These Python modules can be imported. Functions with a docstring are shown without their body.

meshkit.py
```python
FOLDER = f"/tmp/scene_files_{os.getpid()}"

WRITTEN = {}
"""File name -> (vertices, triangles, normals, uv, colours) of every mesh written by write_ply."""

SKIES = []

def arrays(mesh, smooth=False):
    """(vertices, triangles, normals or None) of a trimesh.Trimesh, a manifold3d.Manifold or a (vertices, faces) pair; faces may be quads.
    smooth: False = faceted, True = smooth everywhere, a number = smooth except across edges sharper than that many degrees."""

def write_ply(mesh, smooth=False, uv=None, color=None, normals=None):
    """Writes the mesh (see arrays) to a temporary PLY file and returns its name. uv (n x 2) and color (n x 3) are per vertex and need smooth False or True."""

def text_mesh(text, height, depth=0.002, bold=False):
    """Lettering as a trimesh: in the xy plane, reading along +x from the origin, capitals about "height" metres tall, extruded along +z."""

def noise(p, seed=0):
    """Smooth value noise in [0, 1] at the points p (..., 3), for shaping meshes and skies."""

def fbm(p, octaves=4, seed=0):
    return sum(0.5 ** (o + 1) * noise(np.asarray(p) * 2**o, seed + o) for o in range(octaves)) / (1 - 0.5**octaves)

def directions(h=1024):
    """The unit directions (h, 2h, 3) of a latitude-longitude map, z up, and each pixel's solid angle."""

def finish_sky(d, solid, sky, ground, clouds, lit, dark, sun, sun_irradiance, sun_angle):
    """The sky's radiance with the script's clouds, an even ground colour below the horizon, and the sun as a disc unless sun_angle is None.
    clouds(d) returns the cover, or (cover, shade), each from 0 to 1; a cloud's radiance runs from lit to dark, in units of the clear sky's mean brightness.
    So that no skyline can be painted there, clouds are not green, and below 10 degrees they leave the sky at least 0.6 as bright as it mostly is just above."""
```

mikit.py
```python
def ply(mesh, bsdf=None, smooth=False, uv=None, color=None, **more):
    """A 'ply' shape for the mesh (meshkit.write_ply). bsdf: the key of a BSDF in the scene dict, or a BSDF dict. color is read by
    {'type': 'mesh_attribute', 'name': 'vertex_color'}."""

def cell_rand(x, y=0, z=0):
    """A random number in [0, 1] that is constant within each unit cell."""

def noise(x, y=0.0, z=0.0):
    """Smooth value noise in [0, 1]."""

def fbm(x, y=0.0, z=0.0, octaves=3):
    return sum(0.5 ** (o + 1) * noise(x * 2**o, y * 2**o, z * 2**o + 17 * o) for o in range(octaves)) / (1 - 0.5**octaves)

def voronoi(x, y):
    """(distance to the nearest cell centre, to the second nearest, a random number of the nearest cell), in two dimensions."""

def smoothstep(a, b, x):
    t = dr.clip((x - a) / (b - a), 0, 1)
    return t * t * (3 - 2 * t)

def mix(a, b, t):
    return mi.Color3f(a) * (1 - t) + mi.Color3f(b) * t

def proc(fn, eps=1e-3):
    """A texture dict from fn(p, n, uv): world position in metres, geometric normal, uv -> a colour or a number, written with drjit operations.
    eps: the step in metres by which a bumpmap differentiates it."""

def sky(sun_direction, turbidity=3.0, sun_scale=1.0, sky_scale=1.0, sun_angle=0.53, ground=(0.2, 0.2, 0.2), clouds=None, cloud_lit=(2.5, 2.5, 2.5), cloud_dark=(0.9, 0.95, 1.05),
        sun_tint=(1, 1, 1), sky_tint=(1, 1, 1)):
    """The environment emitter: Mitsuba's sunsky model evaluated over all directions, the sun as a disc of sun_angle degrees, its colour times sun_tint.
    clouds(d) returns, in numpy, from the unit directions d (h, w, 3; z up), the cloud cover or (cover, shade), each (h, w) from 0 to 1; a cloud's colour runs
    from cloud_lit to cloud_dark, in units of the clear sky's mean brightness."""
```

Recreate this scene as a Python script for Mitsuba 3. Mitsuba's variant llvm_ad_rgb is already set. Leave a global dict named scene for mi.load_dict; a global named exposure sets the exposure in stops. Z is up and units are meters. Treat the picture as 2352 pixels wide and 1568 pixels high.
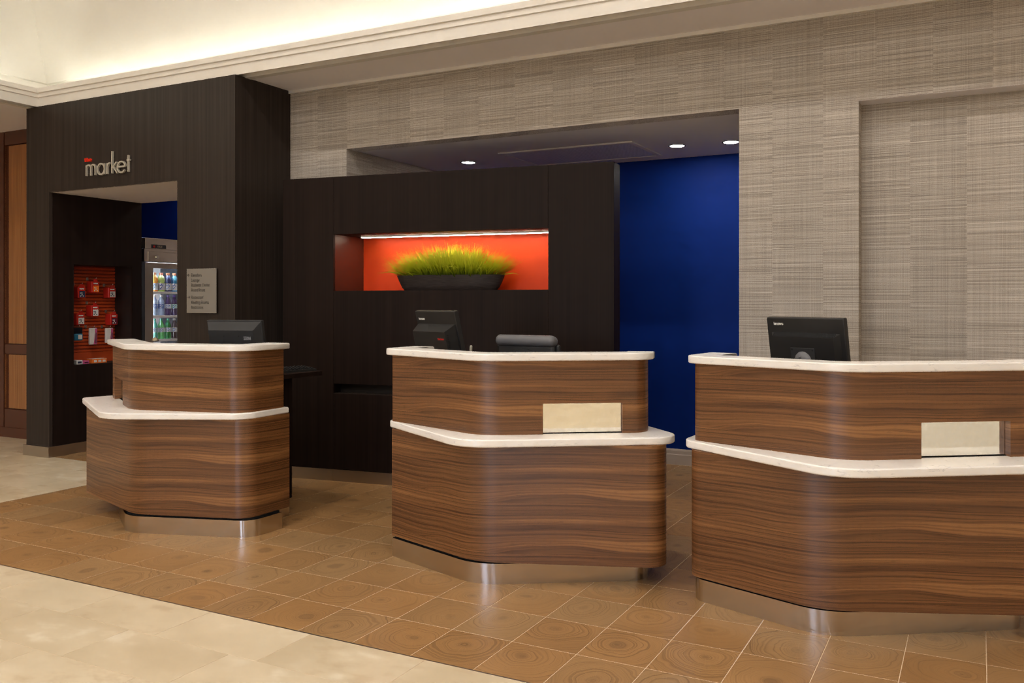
import math, random
import numpy as np, trimesh, shapely, drjit as dr, mitsuba as mi
import mikit, meshkit
from shapely.geometry import Polygon, LineString, Point, box as sbox
from manifold3d import Manifold, CrossSection, Mesh
from mikit import proc, noise, fbm, cell_rand, smoothstep, mix, voronoi

T = mi.ScalarTransform4f
PI = math.pi
scene, labels = {}, {}
rng = np.random.default_rng(7)

# ------------------------------------------------------------------ camera, sky, exposure
EYE = (3.025, -2.752, 1.441)
YAW = math.radians(-25.2335)
FOC, PPX, PPY = 1902.57, 1353.36, 696.77          # pixels of the 2352 x 1568 frame
scene['camera'] = {'type': 'perspective', 'fov': 2 * math.degrees(math.atan(1176 / FOC)), 'fov_axis': 'x', 'near_clip': 0.05, 'far_clip': 200.0,
    'principal_point_offset_x': (1176 - PPX) / 2352, 'principal_point_offset_y': (784 - PPY) / 1568,
    'to_world': T().look_at(origin=EYE, target=(EYE[0] + math.sin(YAW), EYE[1] + math.cos(YAW), EYE[2]), up=(0, 0, 1))}
scene['sky'] = mikit.sky((0.2, 0.75, 0.6), turbidity=4.0, sun_scale=0.0, sky_scale=62.0, ground=(0.25, 0.25, 0.25), sky_tint=(1.25, 1.05, 1.0))
exposure = 0.0
L_CEIL = (262.0, 250.0, 238.0)          # recessed ceiling downlights of the lobby
L_COVE = (19.0, 18.9, 16.8)          # cove strips
L_BACK = (150.0, 138.0, 122.0)          # three downlights of the back office
L_NICHE = (33.0, 27.0, 20.0)
L_FRIDGE = (210.0, 245.0, 320.0)
L_MARKET = (110.0, 96.0, 80.0)

# ------------------------------------------------------------------ materials
def rgb(*c): return {'type': 'rgb', 'value': list(c)}
def principled(base, rough, **k):
    return {'type': 'twosided', 'bsdf': {'type': 'principled', 'base_color': base if isinstance(base, dict) else rgb(*base), 'roughness': rough, **k}}
def diffuse(base):
    return {'type': 'twosided', 'bsdf': {'type': 'diffuse', 'reflectance': base if isinstance(base, dict) else rgb(*base)}}
def M(key, bsdf): scene[key] = bsdf; return key

def walnut_fn(p, n, uv):
    u, v = uv.x, uv.y
    # veneer leaves of 0.26 m slip-matched one above the other: the same cathedral figure repeats upward
    leaf = v / 0.26 + 0.35
    w = (leaf - dr.floor(leaf)) * 0.26
    s = w - 0.13 + 0.03 * (noise(u * 0.9 + 2.0, 0.5, 1.0) - 0.5)
    g = noise(u * 1.35 + 7.3, 0.5, 1.0) + 0.35 * noise(u * 4.1, 3.5, 1.0)
    t = s * s * 2.3 + s * 0.95 + 0.040 * g + 0.010 * (fbm(u * 4.0 + 3.1, w * 26.0, 2.0, 3) - 0.5)
    fine = noise(t * 620.0, u * 3.0, 5.0)
    band = noise(t * 210.0, u * 1.1, 9.0)
    broad = fbm(t * 46.0, u * 0.9, 3.0, 2)
    pore = smoothstep(0.62, 0.95, noise(u * 36.0, v * 1100.0, 8.0))
    c = mix((0.052, 0.0188, 0.0074), (0.172, 0.072, 0.0255), smoothstep(0.20, 0.80, 0.44 * band + 0.38 * broad + 0.24 * fine))
    c = mix(c, (0.034, 0.0125, 0.006), 0.62 * smoothstep(0.60, 0.86, band) * smoothstep(0.35, 0.75, fine))
    c = mix(c, (0.30, 0.142, 0.050), 0.50 * smoothstep(0.58, 0.85, broad) * smoothstep(0.35, 0.8, noise(t * 330.0, u * 1.3, 12.0)))
    knot = smoothstep(0.72, 0.90, noise(u * 3.1 + 0.4, leaf * 1.0, 21.0)) * smoothstep(0.035, 0.0, dr.abs(s + 0.01))
    c = mix(c, (0.055, 0.022, 0.010), 0.7 * knot)
    return c * (1.0 - 0.22 * pore)
M('m_walnut', principled(proc(walnut_fn), 0.33, specular=0.36, clearcoat=0.16, clearcoat_gloss=0.8))

def quartz_fn(p, n, uv):
    q = p.x * 0.8 + p.y * 0.6
    w = fbm(p.x * 5.0, p.y * 5.0, p.z * 5.0, 3)
    vein = smoothstep(0.030, 0.0, dr.abs(fbm(p.x * 16.0 + 2 * w, p.y * 16.0, p.z * 90.0, 3) - 0.5)) * smoothstep(0.52, 0.72, noise(p.x * 30.0, p.y * 30.0, p.z * 50.0 + 3))
    c = mix((0.74, 0.71, 0.66), (0.80, 0.78, 0.735), w)
    return mix(c, (0.44, 0.43, 0.42), 0.60 * vein)
M('m_quartz', principled(proc(quartz_fn), 0.14, specular=0.5))

def ring_fn(p, n, uv):
    g = 0.305
    kx, ky = dr.floor(p.x / g), dr.floor(p.y / g)
    r1, r2, r3, r4 = cell_rand(kx, ky, 1), cell_rand(kx, ky, 2), cell_rand(kx, ky, 3), cell_rand(kx, ky, 4)
    x, y = p.x / g - kx - (0.28 + 0.44 * r1), p.y / g - ky - (0.28 + 0.44 * r2)
    wob = fbm(p.x * 9.0 + 40 * r1, p.y * 9.0, 3.0 + 9 * r3, 3) - 0.5
    e = 0.72 + 0.5 * r3
    r = dr.sqrt(x * x * e + y * y / e + 0.35 * (r1 - 0.5) * x * y) + 0.24 * wob
    ring = noise(r * 62.0, 3.0 * r4, 60 * r1)
    fine = noise(r * 130.0, 2.0, 30 * r2)
    ang = dr.atan2(y, x)
    ray = smoothstep(0.62, 0.95, noise(ang * 22.0, r * 3.0, 5 * r4)) * smoothstep(0.45, 0.05, r)
    tone = fbm(p.x * 3.2 + 5 * r2, p.y * 3.2, 7 * r1, 2)
    c = mix((0.208, 0.108, 0.041), (0.330, 0.180, 0.072), tone * 0.8 + 0.35 * r4 - 0.1)
    c = mix(c, (0.26, 0.17, 0.085), 0.55 * r3 * r3)
    c = mix(c, (0.125, 0.066, 0.029), 0.46 * smoothstep(0.50, 0.90, ring) * (0.35 + 0.9 * noise(r * 9.0, 1.0, 7 * r4)) + 0.20 * smoothstep(0.5, 0.9, fine))
    c = mix(c, (0.40, 0.235, 0.11), 0.25 * ray)
    core = smoothstep(0.13, 0.01, r + 0.10 * wob) * (0.2 + 0.6 * r4)
    return mix(c, (0.09, 0.05, 0.028), 0.6 * core)
M('m_tile', principled(proc(ring_fn), 0.30, specular=0.42))

def stone_fn(p, n, uv):
    g = 0.305
    row = dr.floor(p.y / g)
    col = dr.floor((p.x / g - 1.27 - 0.5 * (row + 1)) / 2.0)
    r1, r2, r3 = cell_rand(col, row, 1), cell_rand(col, row, 2), cell_rand(col, row, 3)
    a = fbm(p.x * 2.6 + 17 * r1, p.y * 4.4 + 9 * r2, 1.0, 4)
    b = fbm(p.x * 9.0 + 7 * r2, p.y * 15.0, 3.0 + 5 * r1, 4)
    c = mix((0.455, 0.365, 0.238), (0.57, 0.475, 0.33), smoothstep(0.10, 0.95, a * 0.75 + 0.35 * r3))
    c = mix(c, (0.64, 0.57, 0.44), 0.55 * smoothstep(0.46, 0.80, b) * smoothstep(0.40, 0.75, a) * r2 * 1.5)
    c = mix(c, (0.40, 0.285, 0.165), 0.40 * smoothstep(0.48, 0.22, b) * smoothstep(0.30, 0.75, r1))
    return c
M('m_stone', principled(proc(stone_fn), 0.26, specular=0.45))
M('m_grout', diffuse((0.56, 0.42, 0.28)))

def paper_fn(p, n, uv):
    s = p.x + p.y
    strip = dr.floor((s - 0.5725 + 2.701 * 0.0 + 0.0) / 0.3265)
    r = cell_rand(strip, 3.0, 1.0)
    z = p.z + 0.9 * r
    h1 = noise(z * 640.0, s * 2.6 + 11 * r, 2.0)
    h2 = noise(z * 330.0, s * 1.3 + 5 * r, 6.0)
    h3 = noise(z * 85.0, s * 0.8, 4.0 + r)
    vv = noise(s * 420.0, z * 3.0, 8.0)
    vb = noise(s * 90.0, z * 0.9, 1.0 + r)
    lum = 0.44 * h1 + 0.36 * h2 + 0.08 * h3 + 0.17 * vv + 0.04 * vb
    c = mix((0.225, 0.194, 0.164), (0.495, 0.446, 0.387), smoothstep(0.23, 0.95, lum))
    c = mix(c, (0.14, 0.105, 0.078), 0.60 * smoothstep(0.80, 0.93, h2) * smoothstep(0.35, 0.6, h1))
    c = mix(c, (0.62, 0.57, 0.50), 0.50 * smoothstep(0.82, 0.96, noise(z * 380.0, s * 1.8, 15.0)))
    return c * (0.95 + 0.10 * r)
M('m_paper', diffuse(proc(paper_fn)))

def darkwood_fn(p, n, uv):
    s = p.x * 0.92 + p.y * 1.08
    g = noise(s * 190.0, p.z * 1.6, 3.0) * 0.6 + noise(s * 46.0, p.z * 0.7, 7.0) * 0.4
    return mix((0.0150, 0.0105, 0.0085), (0.030, 0.0215, 0.0175), g)
M('m_dark', principled(proc(darkwood_fn), 0.46, specular=0.22))
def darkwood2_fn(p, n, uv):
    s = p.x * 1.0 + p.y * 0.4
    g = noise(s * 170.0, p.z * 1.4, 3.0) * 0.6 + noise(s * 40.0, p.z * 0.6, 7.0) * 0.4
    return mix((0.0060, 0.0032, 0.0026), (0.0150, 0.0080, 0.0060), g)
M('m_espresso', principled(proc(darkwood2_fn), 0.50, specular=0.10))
def panel_fn(p, n, uv):
    g = fbm(p.x * 60.0, p.y * 60.0, p.z * 1.8, 3)
    return mix((0.20, 0.075, 0.022), (0.36, 0.155, 0.05), g)
M('m_panel', principled(proc(panel_fn), 0.35, specular=0.4))
M('m_mahogany', principled((0.075, 0.022, 0.010), 0.35, specular=0.4))
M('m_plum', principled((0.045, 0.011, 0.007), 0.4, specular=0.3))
M('m_recess', principled((0.010, 0.007, 0.006), 0.5))
M('m_black', principled((0.006, 0.006, 0.007), 0.45))
M('m_gap', diffuse((0.008, 0.008, 0.008)))
M('m_steel', principled((0.60, 0.545, 0.49), 0.12, metallic=1.0))
M('m_steel_soft', principled((0.46, 0.41, 0.36), 0.32, metallic=1.0))
M('m_silver', principled((0.46, 0.43, 0.36), 0.35, metallic=0.35))
M('m_plate', principled((0.215, 0.195, 0.170), 0.38, metallic=0.25))
M('m_chrome', principled((0.75, 0.75, 0.74), 0.08, metallic=1.0))
M('m_brass', principled((0.50, 0.43, 0.30), 0.22, metallic=1.0))
M('m_mirror', {'type': 'twosided', 'bsdf': {'type': 'conductor', 'material': 'none', 'specular_reflectance': rgb(0.86, 0.86, 0.83)}})
M('m_cream', diffuse((0.76, 0.71, 0.61)))
M('m_ceiling', diffuse((0.76, 0.74, 0.675)))
M('m_trim', principled((0.74, 0.71, 0.65), 0.45, specular=0.3))
M('m_soffit', diffuse((0.87, 0.83, 0.83)))
M('m_grey', diffuse((0.74, 0.72, 0.73)))
M('m_portal', diffuse((0.74, 0.68, 0.65)))
M('m_blue', principled((0.0006, 0.0185, 0.165), 0.6, specular=0.12))
M('m_base', principled((0.50, 0.42, 0.36), 0.4, specular=0.3))
M('m_orange', principled((0.78, 0.060, 0.010), 0.5, specular=0.25))
M('m_slat', principled((0.56, 0.078, 0.018), 0.40, specular=0.4))
M('m_slatback', principled((0.24, 0.022, 0.006), 0.5))
M('m_plastic', principled((0.012, 0.0115, 0.0115), 0.38, specular=0.45))
M('m_plastic_soft', principled((0.020, 0.020, 0.021), 0.5, specular=0.4))
M('m_leather', principled((0.105, 0.104, 0.110), 0.34, specular=0.6))
M('m_rubber', principled((0.010, 0.010, 0.011), 0.6))
M('m_white_print', diffuse((0.80, 0.80, 0.78)))
M('m_grey_print', diffuse((0.28, 0.28, 0.30)))
M('m_ink', diffuse((0.020, 0.017, 0.015)))
M('m_red_print', diffuse((0.50, 0.030, 0.022)))
M('m_red_sign', principled((0.80, 0.03, 0.01), 0.35))
M('m_wbowl', principled((0.020, 0.014, 0.012), 0.55, specular=0.3))
M('m_soil', diffuse((0.02, 0.015, 0.01)))
def grass_fn(p, n, uv):
    t = uv.x
    r = uv.y
    c = mix((0.05, 0.085, 0.006), (0.46, 0.52, 0.022), smoothstep(0.1, 0.6, t))
    return mix(c, (0.74, 0.72, 0.09), smoothstep(0.35, 1.0, t) * (0.35 + 0.65 * r))
M('m_grass', {'type': 'principledthin', 'base_color': proc(grass_fn), 'roughness': 0.5, 'diff_trans': 0.5, 'spec_trans': 0.0})
def bowl_fn(p, n, uv):
    return mix((0.014, 0.010, 0.009), (0.034, 0.025, 0.023), noise(p.z * 420.0, (p.x + p.y) * 22.0, 2.0))
M('m_bowl', principled(proc(bowl_fn), 0.5, specular=0.35))
def vent_fn(p, n, uv):
    return mix((0.48, 0.50, 0.62), (0.66, 0.68, 0.82), smoothstep(0.3, 0.7, 0.5 + 0.5 * dr.sin((p.x * 0.93 + p.y * 0.37) * 2 * PI / 0.012)) * 0.6 + 0.4 * noise(p.x * 160.0, p.y * 24.0, 1.0))
M('m_vent', diffuse(proc(vent_fn)))
M('m_glass', {'type': 'thindielectric', 'int_ior': 1.5})
def tint(name, c, rough=0.12): return M(name, principled(c, rough, specular=0.5))

# ------------------------------------------------------------------ helpers
used = {}
def numbered(name):
    used[name] = used.get(name, 0) + 1
    return name if used[name] == 1 else f'{name}_{used[name] - 1:03d}'
def box(x0, x1, y0, y1, z0, z1):
    m = trimesh.creation.box((x1 - x0, y1 - y0, z1 - z0)); m.apply_translation(((x0 + x1) / 2, (y0 + y1) / 2, (z0 + z1) / 2)); return m
def cat(*ms): return trimesh.util.concatenate(list(ms))
def shape(mesh, bsdf, smooth=False, uvf=None, uv=None, **more):
    if uvf is not None:
        m = trimesh.graph.smooth_shade(mesh, angle=math.radians(30), facet_minarea=None)
        return mikit.ply(m, bsdf, smooth=True, uv=uvf(np.array(m.vertices)), **more)
    return mikit.ply(mesh, bsdf, smooth=smooth, uv=uv, **more)
def label(key, text, category=None, group=None, kind=None):
    d = {}
    if text: d['label'] = text
    if category: d['category'] = category
    if group: d['group'] = group
    if kind: d['kind'] = kind
    labels[key] = d
def thing(name, text, category, group=None):
    key = numbered(name); label(key, text, category, group); return key
def solo(name, text, category, mesh, bsdf, smooth=30, group=None, **more):
    key = thing(name, text, category, group); scene[key] = shape(mesh, bsdf, smooth, **more); return key
def part(parent, name, mesh, bsdf, smooth=30, text=None, kind=None, **more):
    key = numbered(parent + '__' + name); scene[key] = shape(mesh, bsdf, smooth, **more)
    if text or kind: label(key, text, kind=kind)
    return key
def struct(name, mesh, bsdf, text=None, smooth=False, **more):
    key = numbered(name)
    if mesh is not None: scene[key] = shape(mesh, bsdf, smooth, **more)
    label(key, text, kind='structure'); return key
def area(radiance): return {'type': 'area', 'radiance': rgb(*[float(c) for c in radiance])}
def xf(mesh, M4): m = mesh.copy(); m.apply_transform(np.array(M4)); return m
def RZ(a): return trimesh.transformations.rotation_matrix(a, (0, 0, 1))
def RX(a): return trimesh.transformations.rotation_matrix(a, (1, 0, 0))
def RY(a): return trimesh.transformations.rotation_matrix(a, (0, 1, 0))
def TR(x, y, z): return trimesh.transformations.translation_matrix((x, y, z))
def fillet(pts, radii, seg=10):
    """polyline with rounded corners; radii are tangent lengths; first and last point stay sharp in an open path"""
    out = []
    for i, p in enumerate(pts):
        p = np.array(p, float); t = radii[i]
        if t <= 0: out.append(p); continue
        a, b = np.array(pts[i - 1], float), np.array(pts[(i + 1) % len(pts)], float)
        da, db = (a - p) / np.linalg.norm(a - p), (b - p) / np.linalg.norm(b - p)
        half = math.acos(np.clip(da @ db, -1, 1)) / 2
        r = t * math.tan(half)
        bis = (da + db) / np.linalg.norm(da + db)
        c = p + bis * (r / math.sin(half))
        s, e = p + da * t - c, p + db * t - c
        ang = math.atan2(s[0] * e[1] - s[1] * e[0], s @ e)
        for k in range(seg + 1):
            q = ang * k / seg
            out.append(c + np.array([s[0] * math.cos(q) - s[1] * math.sin(q), s[0] * math.sin(q) + s[1] * math.cos(q)]))
    return np.array(out)
def ccw(p):
    p = np.array(p, float); x, y = p[:, 0], p[:, 1]
    return p if (x * np.roll(y, -1) - y * np.roll(x, -1)).sum() > 0 else p[::-1]
def inset(p, r):
    e = np.roll(p, -1, 0) - p; e /= np.maximum(np.linalg.norm(e, axis=1, keepdims=True), 1e-9)
    nrm = np.stack([-e[:, 1], e[:, 0]], 1); a, b = np.roll(nrm, 1, 0), nrm
    s = a + b; return p + r * s / np.maximum((s * b).sum(1, keepdims=True), 0.35)
def bevel_prism(pts, z0, z1, r=0.006, seg=3):
    p = ccw(pts); n = len(p); rings = []
    angs = np.linspace(0, PI / 2, seg + 1)
    for a in angs: rings.append((inset(p, r * (1 - math.sin(a))), z0 + r * (1 - math.cos(a))))
    for a in angs[::-1]: rings.append((inset(p, r * (1 - math.sin(a))), z1 - r * (1 - math.cos(a))))
    V = np.vstack([np.c_[q, np.full(n, z)] for q, z in rings]); F = []
    for k in range(len(rings) - 1):
        for i in range(n):
            j = (i + 1) % n; a, b, c, d = k * n + i, k * n + j, (k + 1) * n + j, (k + 1) * n + i
            F += [[a, b, c], [a, c, d]]
    for k, flip in ((0, True), (len(rings) - 1, False)):
        tv, tf = trimesh.creation.triangulate_polygon(Polygon(rings[k][0]), engine='earcut')
        idx = np.argmin(((tv[:, None] - rings[k][0][None]) ** 2).sum(-1), 1) + k * n
        for f in idx[tf]:
            a, b, c = V[f[0]][:2], V[f[1]][:2], V[f[2]][:2]
            up = (b[0] - a[0]) * (c[1] - a[1]) - (b[1] - a[1]) * (c[0] - a[0]) > 0
            F.append(f if up != flip else f[::-1])
    return trimesh.Trimesh(V, np.array(F), process=False)
def prism(pts, z0, z1):
    m = trimesh.creation.extrude_polygon(Polygon(pts) if not isinstance(pts, Polygon) else pts, z1 - z0, engine='earcut'); m.apply_translation((0, 0, z0)); return m
def rbox(sx, sy, sz, r=0.004, seg=8):
    """a box with rounded edges about the origin"""
    h = np.array([sx, sy, sz]) / 2 - r
    s = Manifold.sphere(r, seg)
    return tri(Manifold.batch_hull([s.translate((a * h[0], b * h[1], c * h[2])) for a in (-1, 1) for b in (-1, 1) for c in (-1, 1)]))
def tri(mf):
    m = mf.to_mesh(); return trimesh.Trimesh(np.array(m.vert_properties[:, :3]), np.array(m.tri_verts), process=False)
def man(mesh):
    m = mesh.copy(); m.merge_vertices(); return Manifold(Mesh(np.asarray(m.vertices, np.float32), np.asarray(m.faces, np.uint32)))
def lathe(profile, n=20):
    m = trimesh.creation.revolve(np.array(profile), sections=n); m.fix_normals(); return m
def cyl(r, h, n=20): return trimesh.creation.cylinder(r, h, sections=n)
def tube(pts, r, n=8):
    pts = [np.array(p, float) for p in pts]
    return tri(Manifold.batch_boolean([Manifold.batch_hull([Manifold.sphere(r, n).translate(tuple(a)), Manifold.sphere(r, n).translate(tuple(b))]) for a, b in zip(pts[:-1], pts[1:])], __import__('manifold3d').OpType.Add))
def text(s, height, depth=0.002, bold=False, sx=1.0, sy=1.0):
    m = meshkit.text_mesh(s, height, depth, bold); m.apply_scale((sx, sy, 1)); return m
def lap(d, r): return (d, r)

# ------------------------------------------------------------------ the setting: shell of the lobby
WY = 2.701            # papered wall
XB0, XB1, YB = -5.195, -2.442, 2.105      # market portal box
HB = 3.30
BLUE_Y = 4.307
xl, xr, yb = -9.0, 7.2, -8.2               # far ends of the lobby
ZC = 4.95
TP = 0.305

# floor: screed, then tiles one by one
fl = struct('floor', box(xl - 0.3, xr + 0.3, yb - 0.3, BLUE_Y + 0.3, -0.12, -0.0012), 'm_grout', 'floor of brown end-grain tiles and cream stone tiles with pale joints')
def tile_mesh(x0, x1, y0, y1, ch=0.0012, th=0.008):
    a = np.array([[x0, y0], [x1, y0], [x1, y1], [x0, y1]]); b = a + ch * np.array([[1, 1], [-1, 1], [-1, -1], [1, -1]])
    V = np.vstack([np.c_[a, [-th] * 4], np.c_[a, [-ch] * 4], np.c_[b, [0] * 4]]); F = [[8, 9, 10], [8, 10, 11]]
    for k in (0, 4):
        for i in range(4):
            j = (i + 1) % 4; F += [[k + i, k + j, k + 4 + j], [k + i, k + 4 + j, k + 4 + i]]
    return trimesh.Trimesh(V, np.array(F), process=False)
CF, CR = np.array([math.sin(YAW), math.cos(YAW)]), np.array([math.cos(YAW), -math.sin(YAW)])
def seen(x0, x1, y0, y1):
    """how large a floor piece stands in the photograph (0: outside the frame)"""
    us, vs = [], []
    for x, y in ((x0, y0), (x1, y0), (x1, y1), (x0, y1)):
        d = np.array([x, y]) - np.array(EYE[:2]); D = d @ CF
        if D < 0.3: return 0.0
        us.append(PPX + FOC * (d @ CR) / D); vs.append(PPY + FOC * EYE[2] / D)
    w, h = min(max(us), 2352) - max(min(us), 0), min(max(vs), 1568) - max(min(vs), 0)
    return w * h if w > 0 and h > 0 else 0.0
gap = 0.0035 / 2
bx0 = -3.390
mx1 = -2.45
brown, stone = [], []
for j in range(0, 14):
    for k in range(-18, 24):
        x0, x1, y0, y1 = k * TP, (k + 1) * TP, j * TP, (j + 1) * TP
        if j < 7: x0 = max(x0, bx0)
        else: x0 = max(x0, -6.3)
        y1 = min(y1, BLUE_Y)
        if x1 - x0 < 0.03 or y1 - y0 < 0.03: continue
        brown.append((x0 + gap, x1 - gap, y0 + gap, y1 - gap))
for r in range(-27, 14):
    off = 1.27 + 0.5 * (r + 1)
    for c in range(-20, 14):
        x0, x1 = (off + 2 * c) * TP, (off + 2 * c + 2) * TP; y0, y1 = r * TP, (r + 1) * TP
        if r >= 0: x1 = min(x1, bx0)
        if r >= 7: x1 = min(x1, -5.0)
        if r >= 9: continue
        if x1 - x0 < 0.03 or x1 < xl or x0 > xr or y0 < yb - 0.2: continue
        g = 0.0009
        stone.append((x0 + g, x1 - g, y0 + g, y1 - g))
def lay(tiles, name, bsdf):
    near = sorted(tiles, key=lambda t: -seen(*t)); shown = [t for t in near[:300] if seen(*t) > 60]
    for t in shown: part(fl, name, tile_mesh(*t), bsdf, False)
    rest = near[len(shown):]
    if rest: part(fl, name + '_field', cat(*[tile_mesh(*t) for t in rest]), bsdf, False, kind='stuff')
lay(brown, 'tile', 'm_tile'); lay(stone, 'stone_tile', 'm_stone')
part(fl, 'edge_strip', box(bx0, xr, -0.006, 0.0005, -0.01, 0.0012), 'm_steel_soft', False)

# papered wall with the office opening and the recessed panel
OX0, OX1, OZ = -1.81, 1.566, 2.745
RX0, RX1, RZ_ = 2.335, 6.2, 2.720
def wall_y(y0, y1, x0, x1, z0, z1, holes):
    sec = sbox(x0, z0, x1, z1)
    for h in holes: sec = sec.difference(sbox(*h))
    m = trimesh.creation.extrude_polygon(sec, y1 - y0, engine='earcut')
    m.apply_transform(np.array([[1, 0, 0, 0], [0, 0, -1, 0], [0, 1, 0, 0], [0, 0, 0, 1.0]])); m.apply_translation((0, y1, 0)); return m
struct('wall_back', cat(wall_y(WY, WY + 0.14, XB1, xr, 0, 3.31, [(OX0, 0, OX1, OZ), (RX0, 0, RX1, RZ_)]), box(RX0 - 0.1, RX1 + 0.1, WY + 0.14, WY + 0.2, 0, RZ_ + 0.1),
    box(OX0 - 0.14, OX0, WY + 0.1, BLUE_Y, 0, OZ + 0.02), box(OX1, OX1 + 0.14, WY + 0.1, BLUE_Y, 0, OZ + 0.02)), 'm_paper', 'wall covered with striated taupe grasscloth paper, an opening and a recessed panel')
struct('trim_recess', box(RX0, RX1, WY + 0.002, WY + 0.14, RZ_ - 0.0015, RZ_ + 0.001), 'm_grey', 'grey head of the recessed wall panel')
struct('wall_office', box(-7.3, OX1 + 0.1, BLUE_Y, BLUE_Y + 0.1, 0, 3.2), 'm_blue', 'deep blue wall behind the office opening')
bp = Polygon([(0, 0), (0.022, 0), (0.022, 0.088), (0.016, 0.094), (0.016, 0.122), (0.010, 0.138), (0, 0.138)])
def run_x(profile, x0, x1, ysurf, out=-1):
    m = trimesh.creation.extrude_polygon(profile, x1 - x0, engine='earcut')   # profile (depth, z)
    m.apply_transform(np.array([[0, 0, 1, x0], [out, 0, 0, ysurf], [0, 1, 0, 0], [0, 0, 0, 1.0]])); m.fix_normals(); return m
struct('baseboard_back', cat(run_x(bp, OX0, OX1, BLUE_Y), run_x(bp, OX1, RX0, WY), run_x(bp, RX0, RX1, WY + 0.14)), 'm_base', 'beige stepped baseboard along the blue wall')
struct('ceiling_office', box(OX0 - 0.1, OX1 + 0.1, WY + 0.004, BLUE_Y, OZ, OZ + 0.08), 'm_grey', 'grey ceiling of the back office')

# cornice, soffit and lit cove
FY, FX = 2.128, -5.045       # back of the cornice face
struct('ceiling_soffit', cat(box(FX, xr, 2.262, WY + 0.01, HB, HB + 0.05), box(-9.0, -5.19, yb, WY + 0.01, HB, HB + 0.05)), 'm_soffit', 'flat soffit between the cornice and the papered wall')
cp = Polygon([(0, 3.30), (0.010, 3.30), (0.010, 3.382), (0.024, 3.386), (0.024, 3.420), (0.040, 3.425), (0.040, 3.468), (-0.02, 3.468), (-0.02, 3.32), (0, 3.32)])
def run_y(profile, y0, y1, xsurf, out=1):
    m = trimesh.creation.extrude_polygon(profile, y1 - y0, engine='earcut')
    m.apply_transform(np.array([[out, 0, 0, xsurf], [0, 0, -1, y1], [0, 1, 0, 0], [0, 0, 0, 1.0]])); m.fix_normals(); return m
struct('trim_cornice', cat(run_x(cp, FX, xr, FY), run_y(cp, yb, FY, FX)), 'm_trim', 'stepped cream cornice hiding the cove lights', smooth=False)
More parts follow.
